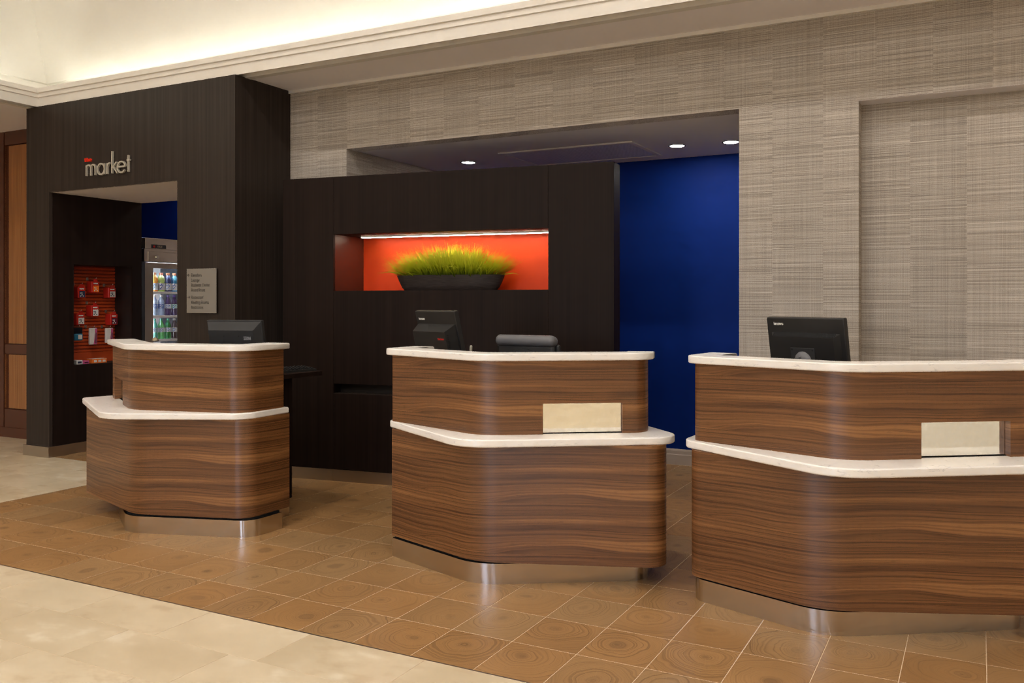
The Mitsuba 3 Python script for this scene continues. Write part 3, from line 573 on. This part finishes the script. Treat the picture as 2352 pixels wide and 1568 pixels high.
# ------------------------------------------------------------------ espresso partition with planter niche
TH = math.radians(7.2); PT = np.array([math.cos(TH), math.sin(TH)]); PN = np.array([-math.sin(TH), math.cos(TH)]); PC = np.array([-1.667, 2.464])
MP = TR(PC[0], PC[1], 0) @ RZ(TH)          # local x along the face, local y into the partition
def P(mesh): return xf(mesh, MP)
pt = thing('feature_partition', 'espresso wood partition with an orange lit niche and steel plinth', 'partition')
t0, t1, n0, n1, nz0, nz1, dp, ht = -0.553, 2.313, -0.062, 1.803, 1.544, 2.002, 0.16, 2.471
s0, s1 = 0.714, 0.789
for (a, b, c, d) in ((t0, n0 - .0015, 0.095, ht), (n1 + .0015, t1, 0.095, ht), (n0, n1, nz1, ht), (n0, n1, s1, nz0), (n0, n1, 0.095, s0)):
    part(pt, 'panel', P(xf(rbox(b - a, 0.02, d - c - .002, .0012, 6), TR((a + b) / 2, 0.010, (c + d) / 2))), 'm_espresso', 30)
part(pt, 'core', P(cat(box(t0 + .001, n0 - .012, 0.02, dp, 0.0, ht - .002), box(n1 + .012, t1 - .001, 0.02, dp, 0.0, ht - .002), box(n0 - .012, n1 + .012, 0.02, dp, nz1 + .012, ht - .002), box(n0 - .012, n1 + .012, 0.02, dp, s1 + .01, nz0 - .012), box(n0 - .012, n1 + .012, 0.02, dp, 0, s0 - .004))), 'm_espresso', False)
part(pt, 'slot', P(box(n0 - .002, n1 + .002, 0.10, 0.12, s0 - .01, s1 + .012)), 'm_recess', False)
part(pt, 'slot_ledge', P(box(n0, n1, 0.0, 0.10, s0 - .006, s0 - .001)), 'm_dark', False)
nd = 0.43
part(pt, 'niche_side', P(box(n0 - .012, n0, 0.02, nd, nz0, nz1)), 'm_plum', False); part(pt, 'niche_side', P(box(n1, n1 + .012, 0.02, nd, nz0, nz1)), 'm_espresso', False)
part(pt, 'niche_floor', P(box(n0 - .012, n1 + .012, 0.004, nd, nz0 - .012, nz0)), 'm_espresso', False)
part(pt, 'niche_ceiling', P(box(n0 - .012, n1 + .012, 0.02, nd, nz1, nz1 + .012)), 'm_espresso', False)
part(pt, 'niche_back', P(box(n0 - .012, n1 + .012, nd, nd + .012, nz0 - .01, nz1 + .01)), 'm_orange', False, text='glossy orange niche back')
for (a, b) in ((t0, n0 - .001), (n0, n1), (n1 + .001, t1)):
    part(pt, 'plinth', P(box(a, b, -0.004, 0.004, 0.0, 0.094)), 'm_steel_soft', False, text='brushed steel plinth strip')
part(pt, 'plinth', P(box(t1, t1 + .004, 0.0, dp, 0.0, 0.094)), 'm_steel_soft', False)
nl = thing('niche_light', 'slim white strip light under the top of the orange niche', 'light')
part(nl, 'housing', P(box(n0 + .10, n1 - .004, 0.235, 0.285, nz1 - .008, nz1)), 'm_trim', False)
part(nl, 'diffuser', P(box(n0 + .10, n1 - .004, 0.240, 0.280, nz1 - .014, nz1 - .008)), 'm_trim', False, emitter=area(L_NICHE))
# planter
pl = thing('grass_planter', 'long dark textured bowl filled with yellow green ornamental grass', 'planter')
bc, bw0, bw1, bd0, bd1, bh = 0.893, 0.472, 0.405, 0.125, 0.085, 0.122
def bowl():
    V, F = [], []; N = 48
    rings = [(s, z) for s, z in zip((0, .2, .4, .6, .8, 1.0), (0, .2, .4, .6, .8, 1.0))]
    lv = [(bw1 + (bw0 - bw1) * (s ** .7), bd1 + (bd0 - bd1) * (s ** .7), bh * z) for s, z in rings]
    lv = [(lv[0][0] * .98, lv[0][1] * .96, 0.0)] + lv + [(bw0 - .012, bd0 - .012, bh), (bw0 - .016, bd0 - .016, bh - .03)]
    for a, b, z in lv:
        for i in range(N):
            th = 2 * PI * i / N; c, s = math.cos(th), math.sin(th)
            V.append((a * math.copysign(abs(c) ** .75, c), b * math.copysign(abs(s) ** .9, s), z))
    for k in range(len(lv) - 1):
        for i in range(N): j = (i + 1) % N; F += [[k * N + i, k * N + j, k * N + N + j], [k * N + i, k * N + N + j, k * N + N + i]]
    V += [(0, 0, 0), (0, 0, bh - .03)]; e = len(V)
    for i in range(N): j = (i + 1) % N; F += [[j, i, e - 2], [(len(lv) - 1) * N + i, (len(lv) - 1) * N + j, e - 1]]
    return trimesh.Trimesh(np.array(V), np.array(F), process=False)
BY = 0.19
part(pl, 'bowl', P(xf(bowl(), TR(bc, BY, nz0))), 'm_bowl', 50)
def grass():
    V, F, UV = [], [], []
    for q in range(2300):
        u = rng.uniform(-1, 1); w = rng.uniform(-1, 1)
        if abs(u) ** 2.4 + w * w > 1: continue
        x0, y0 = u * (bw0 - .05), w * (bd0 - .02)
        droop = rng.uniform() < 0.05
        ln = rng.uniform(0.22, 0.335) * (1.0 - 0.16 * abs(u) ** 2.4)
        lean = np.array([1.10 * math.copysign(abs(u) ** 1.6, u) + rng.normal(0, .20), 0.45 * w + rng.normal(0, .20)])
        if w < -0.3: lean[1] -= 0.25 * rng.uniform()
        bend = rng.uniform(0.05, 0.5) + (0.9 if droop else 0)
        d = np.array([lean[0], lean[1], 1.0]); d /= np.linalg.norm(d)
        out = np.array([lean[0], lean[1], 0.0]); out /= np.linalg.norm(out) + 1e-6
        if droop: out = np.array([rng.normal(0, .6), -1.0, 0]); out /= np.linalg.norm(out)
        side = np.cross(d, out); side /= np.linalg.norm(side) + 1e-9
        wd = rng.uniform(0.0024, 0.0044); r = rng.uniform(); b0 = len(V)
        for k, t in enumerate((0, .35, .7, 1.0)):
            p = np.array([x0, y0, bh - .035]) + d * ln * t + out * bend * ln * .35 * t * t - np.array([0, 0, bend * ln * .45 * t * t])
            p[1] = min(p[1], 0.20)
            ww = wd * (1.0, .95, .65, .08)[k]
            V += [p - side * ww, p + side * ww]; UV += [(t, r)] * 2
        for k in range(3): a = b0 + 2 * k; F += [[a, a + 1, a + 3], [a, a + 3, a + 2]]
    return np.array(V), np.array(F), np.array(UV)
gv, gf, guv = grass()
part(pl, 'grass', P(xf(trimesh.Trimesh(gv, gf, process=False), TR(bc, BY, nz0))), 'm_grass', False, kind='stuff', uv=guv, text='dense yellow green grass blades')

# office ceiling: downlights and vent
for (x, y, t) in ((-1.25, 3.70, 'small round downlight in the office ceiling left of the vent'), (0.762, 3.755, 'small round downlight in the office ceiling right of the vent'), (1.208, 3.79, 'small round downlight in the office ceiling touching the wall edge')):
    k = thing('office_downlight', t, 'light', 'office ceiling downlights')
    part(k, 'trim_ring', xf(lathe([(0.061, 0.0), (0.073, 0.0), (0.073, -0.004), (0.061, -0.002)], 28), TR(x, y, OZ - 0.0005)), 'm_recess', 30)
    part(k, 'lamp', xf(cyl(0.0605, 0.003, 28), TR(x, y, OZ - 0.0025)), 'm_trim', False, emitter=area(L_BACK))
vn = thing('ceiling_vent', 'rectangular grey ceiling vent panel between the office downlights', 'vent')
part(vn, 'frame', cat(box(-.75, .505, 3.40, 3.432, OZ - .012, OZ), box(-.75, .505, 4.07, 4.105, OZ - .012, OZ), box(-.75, -.715, 3.432, 4.07, OZ - .012, OZ), box(.47, .505, 3.432, 4.07, OZ - .012, OZ)), 'm_trim', False)
part(vn, 'grille', box(-.715, .47, 3.432, 4.07, OZ - .006, OZ - .001), 'm_vent', False)

# ------------------------------------------------------------------ reception desks
ZK, ZP, ZL0, ZL1, ZU0, ZU1 = 0.105, 0.118, 0.727, 0.767, 1.147, 1.185
def along(path):
    ls = LineString(path)
    return lambda V: np.stack([[ls.project(Point(a, b)) for a, b in V[:, :2]], V[:, 2]], 1)
def ribbon(path, d):
    """closed outline of a band of width d behind (left of) the open path"""
    g = LineString(path).buffer(d, single_sided=True, join_style=1, quad_segs=12)
    g = max(getattr(g, 'geoms', [g]), key=lambda q: q.area)
    return np.array(g.exterior.coords)[:-1]
def shift_path(path, d):
    p = np.array(path); t = np.gradient(p, axis=0); t /= np.linalg.norm(t, axis=1, keepdims=True) + 1e-12
    return p + d * np.stack([t[:, 1], -t[:, 0]], 1)
def clean(p, tol=1e-4):
    p = np.array(p); keep = [0]
    for i in range(1, len(p)):
        if np.linalg.norm(p[i] - p[keep[-1]]) > tol: keep.append(i)
    return p[keep]
def desk(text_, low, low_r, low_back, kick, kick_r, kick_back, ctr, ctr_r, upp, upp_r, mir, uoff, cw, work, work_parts):
    k = thing('reception_desk', text_, 'reception desk')
    lp = fillet(low, low_r); body = np.vstack([lp, low_back])
    part(k, 'lower_panel', prism(body, ZP, ZL0), 'm_walnut', uvf=along(lp))
    kp = fillet(kick, kick_r, 16); kb = np.vstack([kp, kick_back])
    part(k, 'plinth', prism(kb, 0.0, ZK), 'm_steel', 30, text='brushed steel plinth')
    part(k, 'shadow_gap', prism(np.array(Polygon(kb).buffer(-0.012).exterior.coords)[:-1], ZK, ZP), 'm_gap', False)
    part(k, 'lower_counter', bevel_prism(clean(fillet(ctr, ctr_r)), ZL0, ZL1, 0.008), 'm_quartz', 30, text='white quartz lower counter')
    up = clean(fillet(upp, upp_r, 14)); rb = ribbon(up, 0.10)
    m = man(prism(rb, ZL1 + .0005, ZU0))
    (ax, ay), (bx_, by_) = mir                     # cut-out in the face, from a to b, with a mirror 4 cm behind
    a, b = np.array([ax, ay]), np.array([bx_, by_]); d = (b - a) / np.linalg.norm(b - a); nrm = np.array([-d[1], d[0]])
    q = np.array([a - nrm * .05, b - nrm * .05, b + nrm * .045, a + nrm * .045])
    ZM = 0.925
    cut = man(prism(q, ZL1 - .01, ZM)); body_ = tri(m - cut)
    part(k, 'upper_panel', body_, 'm_walnut', uvf=lambda V, f=along(up): f(V) + np.array([0.37, 0.11]))
    q2 = np.array([a + nrm * .040, b + nrm * .040, b + nrm * .0445, a + nrm * .0445]); q2 = q2 + np.array([d * .002, -d * .002, -d * .002, d * .002])
    part(k, 'mirror', prism(q2, ZL1 + .003, ZM - .001), 'm_mirror', False, text='mirror strip in the cut-out')
    q3 = np.array([a + nrm * .0300, b + nrm * .0300, b + nrm * .0395, a + nrm * .0395])
    part(k, 'mirror_rail', prism(q3, ZL1 + .0003, ZL1 + .003), 'm_gap', False)
    oc = shift_path(up, uoff); ext = oc.copy()
    t0_ = (oc[0] - oc[1]) / np.linalg.norm(oc[0] - oc[1]); t1_ = (oc[-1] - oc[-2]) / np.linalg.norm(oc[-1] - oc[-2])
    ext[0] = oc[0] + t0_ * 0.02; ext[-1] = oc[-1] + t1_ * 0.02
    part(k, 'upper_counter', bevel_prism(clean(ribbon(ext, cw), 2e-3), ZU0, ZU1, 0.007), 'm_quartz', 30, text='white quartz upper ledge')
    wp, wz = work
    part(k, 'worktop', bevel_prism(wp, wz - 0.03, wz, 0.002, 2), 'm_espresso', 30, text='dark staff worktop')
    for nm, mm, bs in work_parts: part(k, nm, mm, bs, False)
    return k
# left desk
A_low = [(-2.640, 1.000), (-1.785, 0.737), (-1.040, 0.949), (-1.045, 1.30)]
A_kick = [(-2.30, 1.000), (-1.838, 0.722), (-1.022, 0.962), (-1.020, 1.214)]
A_ctr = [(-2.800, 1.070), (-1.869, 0.575), (-1.036, 0.934), (-1.052, 1.30), (-1.5, 1.36), (-2.30, 1.50), (-2.72, 1.32)]
A_upp = [(-2.600, 1.166), (-1.857, 0.765), (-1.058, 0.934), (-1.066, 1.27)]
desk('walnut reception desk furthest left beside the market doorway', A_low, [0, .10, .09, 0], [(-1.25, 1.32), (-2.5, 1.45)], A_kick, [0, .10, .085, 0], [(-1.25, 1.214), (-2.05, 1.25)],
    A_ctr, [.045, .13, .10, 0, 0, 0, .06], A_upp, [0, .11, .11, 0], ((-2.50, 1.112), (-2.157, 0.927)), 0.032, 0.175,
    (np.array([(-2.45, 1.30), (-1.78, 0.93), (-1.16, 1.06), (-1.16, 1.72), (-1.75, 1.85), (-2.35, 1.75)]), 0.967),
    [('end_panel', box(-1.262, -1.222, 1.05, 1.499, ZP, 0.936), 'm_espresso'), ('end_plinth', box(-1.262, -1.226, 1.22, 1.478, 0, ZK), 'm_steel'), ('back_leg', box(-2.3, -2.26, 1.30, 1.70, 0, 0.936), 'm_espresso')])
# middle desk
B_low = [(-0.012, 1.048), (0.685, 0.836), (1.615, 1.156), (1.470, 1.50)]
B_kick = [(-0.007, 1.047), (0.690, 0.838), (1.452, 1.270), (1.40, 1.55)]
B_ctr = [(-0.075, 1.095), (0.712, 0.668), (1.690, 1.246), (1.40, 1.50), (1.15, 1.70), (0.3, 1.45), (-0.03, 1.30)]
B_upp = [(-0.030, 1.300), (-0.036, 1.072), (0.717, 0.836), (1.452, 1.287), (1.420, 1.395)]
desk('walnut reception desk in the middle of the three', B_low, [0, .13, .10, 0], [(1.2, 1.72), (0.3, 1.45), (0.0, 1.30)], B_kick, [0, .14, .075, 0], [(1.15, 1.62), (0.3, 1.40), (0.0, 1.25)],
    B_ctr, [.035, .15, .16, 0, 0, 0, 0], B_upp, [0, .02, .12, .075, 0], ((0.996, 0.9965), (1.349, 1.2105)), 0.034, 0.15,
    (np.array([(0.06, 1.15), (0.73, 0.94), (1.36, 1.33), (1.20, 1.72), (0.55, 1.95), (-0.35, 1.90), (-0.35, 1.50), (0.06, 1.38)]), 0.967),
    [('end_panel', box(-0.34, -0.30, 1.52, 1.88, 0, 0.936), 'm_espresso'), ('back_leg', box(1.12, 1.16, 1.40, 1.70, 0.77, 0.936), 'm_espresso')])
# right desk
D = np.array([1.735, 0.08])
C_low = [(1.715, 1.30), (1.752, 1.107), (2.408, 0.903), (3.350, 1.272), (3.205, 1.60)]
C_kick = [(1.735, 1.28), (1.768, 1.118), (2.425, 0.918), (3.200, 1.383), (3.14, 1.63)]
C_ctr = [(1.700, 1.34), (1.690, 1.172), (2.505, 0.716), (3.425, 1.286), (3.14, 1.58), (2.89, 1.78), (2.0, 1.55), (1.72, 1.46)]
C_upp = [(1.775, 1.440), (1.737, 1.168), (2.509, 0.927), (3.275, 1.411), (3.235, 1.52)]
desk('largest walnut reception desk, nearest the camera on the right', C_low, [0, .05, .13, .10, 0], [(2.9, 1.78), (2.0, 1.55), (1.75, 1.45)], C_kick, [0, .055, .14, .06, 0], [(2.85, 1.70), (2.0, 1.48), (1.78, 1.40)],
    C_ctr, [0, .06, .16, .16, 0, 0, 0, 0], C_upp, [0, .055, .12, .075, 0], ((2.797, 1.109), (3.148, 1.331)), 0.034, 0.15,
    (np.array([(1.86, 1.25), (2.51, 1.035), (3.12, 1.42), (2.95, 1.82), (2.3, 2.05), (1.86, 1.95)]), 0.967),
    [('end_panel', box(1.90, 1.94, 1.55, 1.90, 0.77, 0.936), 'm_espresso'), ('back_leg', box(2.86, 2.90, 1.50, 1.80, 0.77, 0.936), 'm_espresso')])

# ------------------------------------------------------------------ monitors (their backs face the lobby)
def wedge(w0, h0, w1, h1, d, zoff=0):
    """a back housing: a larger base rectangle at y=0 tapering to a smaller one at y=-d"""
    return tri(Manifold.hull_points(np.array([[sx * w / 2, -dd, sz * h / 2 + o] for (w, h, dd, o) in ((w0, h0, 0, 0), (w1, h1, d, zoff)) for sx in (-1, 1) for sz in (-1, 1)], float)))
def face_text(s, h, x, z, y, bold=True, sx=1.0):
    m = text(s, h, 0.0008, bold, sx); m.apply_transform(RX(PI / 2)); m.apply_translation((x, y, z)); return m
def monitor(txt, x, y, ztop, w, h, yaw, tilt, kind):
    k = thing('computer_monitor', txt, 'monitor')
    cx = -math.sin(tilt) * 0
    Mx = TR(x, y, ztop) @ RZ(yaw) @ RX(tilt) @ TR(0, 0, -h / 2)
    Q = lambda m: xf(m, Mx)
    if kind == 'A':
        part(k, 'bezel', Q(cat(xf(rbox(w, 0.030, h, .003), TR(0, 0.008, 0)))), 'm_plastic_soft', 30)
        hs = part(k, 'housing', Q(xf(wedge(w - .01, h - .012, w - .085, h - .12, 0.045), TR(0, -0.007, -0.002))), 'm_plastic_soft', 20)
        part(k, 'logo', Q(face_text('IBM', 0.022, w / 2 - 0.125, 0.035, -0.0522)), 'm_grey_print', False)
        [part(k, 'screw', Q(xf(cyl(0.004, 0.002, 10), TR(a, -0.0525, 0.06) @ RX(PI / 2))), 'm_black', 30) for a in (-.06, .06)]
    elif kind == 'B':
        part(k, 'bezel', Q(xf(rbox(w, 0.034, h, .004), TR(0, 0.017, 0))), 'm_plastic', 30)
        hs = part(k, 'housing', Q(xf(wedge(w - .03, h * .72, w - .075, h * .60, 0.075, -.01), TR(0, 0, -h * .12))), 'm_plastic', 20)
        part(k, 'name', Q(face_text('lenovo', 0.0135, -w / 2 + 0.028, h / 2 - 0.056, 0.0)), 'm_white_print', False)
        part(k, 'name', Q(face_text('ThinkCentre', 0.012, w / 2 - .115, -0.005, -0.0752, True, .62)), 'm_red_print', False)
        part(k, 'side_vent', Q(cat(*[xf(box(-.0006, .0006, -.004, .004, -.002, .002), TR(w / 2 - .0315, -0.035 + .012 * i, -0.10 + .012 * j) @ RZ(-.29)) for i in range(-2, 3) for j in range(11)])), 'm_gap', False)
    else:
        part(k, 'bezel', Q(xf(rbox(w, 0.032, h, .006), TR(0, 0.016, 0))), 'm_plastic', 30)
        hs = part(k, 'housing', Q(xf(wedge(w - .055, h * .74, w - .10, h * .66, 0.030, -.004), TR(0, 0, -h * .115))), 'm_plastic', 20)
        nv = 46
        part(hs, 'vent_rib', Q(cat(*[xf(box(-.0013, .0013, -.0022, .0022, -0.015, 0.015), TR(-w / 2 + .052 + (w - .104) * i / (nv - 1), -0.0165, h * .74 / 2 - h * .115 - .0065) @ RX(-1.03)) for i in range(nv)])), 'm_plastic_soft', False, kind='stuff')
        part(k, 'name', Q(face_text('lenovo', 0.0145, -w / 2 + 0.046, h / 2 - 0.040, 0.0)), 'm_white_print', False)
        part(k, 'name', Q(face_text('ThinkCentre', 0.0115, w / 2 - .135, -0.070, -0.0302, True, .62)), 'm_red_print', False)
        part(k, 'mount_plate', Q(xf(rbox(0.150, 0.006, 0.150, .002), TR(0, -0.032, -0.065))), 'm_plastic_soft', 30)
        [part(k, 'screw', Q(xf(cyl(0.0045, 0.003, 10), TR(a, -0.0355, 0.0) @ RX(PI / 2))), 'm_black', 30) for a in (-.064, .064)]
        part(k, 'hinge', Q(cat(xf(lathe([(0, .022), (.030, .020), (.048, .010), (.054, 0), (0, 0)], 28), TR(0, -0.035, -0.062) @ RX(PI / 2)), xf(rbox(.014, .03, .05, .004), TR(-.004, -0.062, -.055)))), 'm_leather', 30)
    # stand
    c, s = math.cos(yaw), math.sin(yaw)
    bx_, by_ = x - s * (-0.01), y + c * (-0.01)
    part(k, 'screen', Q(box(-w / 2 + .018, w / 2 - .018, 0.0330 if kind != 'A' else .0232, 0.0345 if kind != 'A' else .0245, -h / 2 + .022, h / 2 - .018)), 'm_black', False)
    off = Mx @ np.array([0, -0.055 if kind == 'C' else -0.03, -h * .26, 1.0])
    part(k, 'neck', xf(cat(tube([(0, 0, 0.02), (0, 0, max(off[2] - 0.967, .05))], 0.026, 12)), TR(off[0], off[1], 0.967)), 'm_leather' if kind == 'C' else 'm_plastic', 30)
    part(k, 'stand_base', xf(lathe([(0, .018), (.09, .014), (.11, .004), (.11, 0), (0, 0)], 28), TR(off[0], off[1], 0.967)), 'm_plastic', 30)
    return k
monitor('dark grey monitor with ibm-style striped logo space behind the left desk', -1.735, 1.47, 1.322, 0.445, 0.325, math.radians(11), math.radians(10), 'A')
monitor('black touch monitor seen from the back behind the middle desk', -0.062, 1.52, 1.392, 0.385, 0.315, math.radians(-15), math.radians(14), 'B')
monitor('wide black monitor seen from the back behind the right desk', 2.195, 1.62, 1.366, 0.485, 0.325, math.radians(-26), math.radians(9), 'C')
labels['computer_monitor']['label'] = 'dark grey monitor seen from the back behind the left desk'

kb = thing('keyboard', 'black computer keyboard on the dark worktop of the left desk', 'keyboard')
kx = TR(-1.335, 1.52, 0.967) @ RZ(math.radians(78))
part(kb, 'base', xf(tri(Manifold.hull_points(np.array([[a, b, c] for a in (-.22, .22) for b, c in ((-.08, 0), (.08, 0), (-.08, .014), (.08, .026))], float))), kx), 'm_plastic', 20)
for r in range(5):
    for c in range(14):
        part(kb, 'keycap', xf(rbox(0.014, 0.014, 0.008, .002, 6), kx @ TR(-.20 + .0305 * c, -.06 + .03 * r, .020 + .0022 * r)), 'm_black', 30)
sb = thing('service_bell', 'small round brass bell on the upper ledge of the left desk', 'bell')
part(sb, 'dome', xf(lathe([(0, .024), (.008, .0235), (.015, .020), (.020, .013), (.022, .004), (0, .004)], 24), TR(-2.045, 1.085, ZU1)), 'm_brass', 40)
part(sb, 'base', xf(cyl(.024, .004, 24), TR(-2.045, 1.085, ZU1 + .002)), 'm_black', 30)
part(sb, 'plunger', xf(cyl(.003, .008, 10), TR(-2.045, 1.085, ZU1 + .027)), 'm_chrome', 30)
pn = thing('silver_pen', 'silver pen tip standing up behind the middle desk ledge', 'pen')
part(pn, 'barrel', tube([(0.318, 1.34, 0.985), (0.342, 1.325, 1.190)], 0.008, 12), 'm_silver', 40)
part(pn, 'base', xf(cyl(.03, .02, 20), TR(0.318, 1.34, 0.977)), 'm_black', 30)

# ------------------------------------------------------------------ office chair behind the middle desk
ch = thing('office_chair', 'grey leather office chair with padded top behind the middle desk', 'chair')
CH = TR(0.375, 1.93, 0) @ RZ(math.radians(-6))
def chx(m): return xf(m, CH)
# backrest: upholstered slab with a rolled top, an arched lower pad
top = xf(rbox(0.462, 0.085, 0.072, .032, 20), TR(0, -0.012, 1.200) @ RX(math.radians(-14)))
part(ch, 'top_roll', chx(top), 'm_leather', 50)
part(ch, 'backrest', chx(xf(rbox(0.44, 0.055, 0.56, .024, 16), TR(0, 0.0, 0.90))), 'm_plastic_soft', 50)
pad = trimesh.creation.extrude_polygon(shapely.affinity.scale(Point(0, 0).buffer(1, quad_segs=16), 0.175, 0.22), 0.02, engine='earcut'); pad.apply_transform(RX(PI / 2)); pad.apply_translation((0, -0.026, 0.93))
part(ch, 'back_pad', chx(pad), 'm_rubber', 30)
for s in (-1, 1): part(ch, 'back_post', chx(tube([(s * 0.236, 0.02, 0.60), (s * 0.240, 0.02, 1.0), (s * 0.232, 0.01, 1.165)], 0.016, 10)), 'm_plastic', 50)
part(ch, 'seat', chx(xf(rbox(0.50, 0.48, 0.09, .04, 16), TR(0, 0.26, 0.52))), 'm_leather', 50)
part(ch, 'gas_column', chx(xf(cyl(0.03, 0.38), TR(0, 0.26, 0.285))), 'm_black', 30)
for i in range(5):
    a = 2 * PI * i / 5 + .3
    part(ch, 'leg', chx(tube([(0, .26, .10), (.27 * math.cos(a), .26 + .27 * math.sin(a), .075)], 0.02, 10)), 'm_plastic', 50)
    part(ch, 'caster', chx(xf(cyl(0.027, 0.04), TR(.27 * math.cos(a), .26 + .27 * math.sin(a), .027) @ RX(PI / 2))), 'm_rubber', 30)
part(ch, 'back_spine', chx(tube([(0, .03, .66), (0, .05, .50), (0, .2, .47)], 0.022, 10)), 'm_plastic', 50)
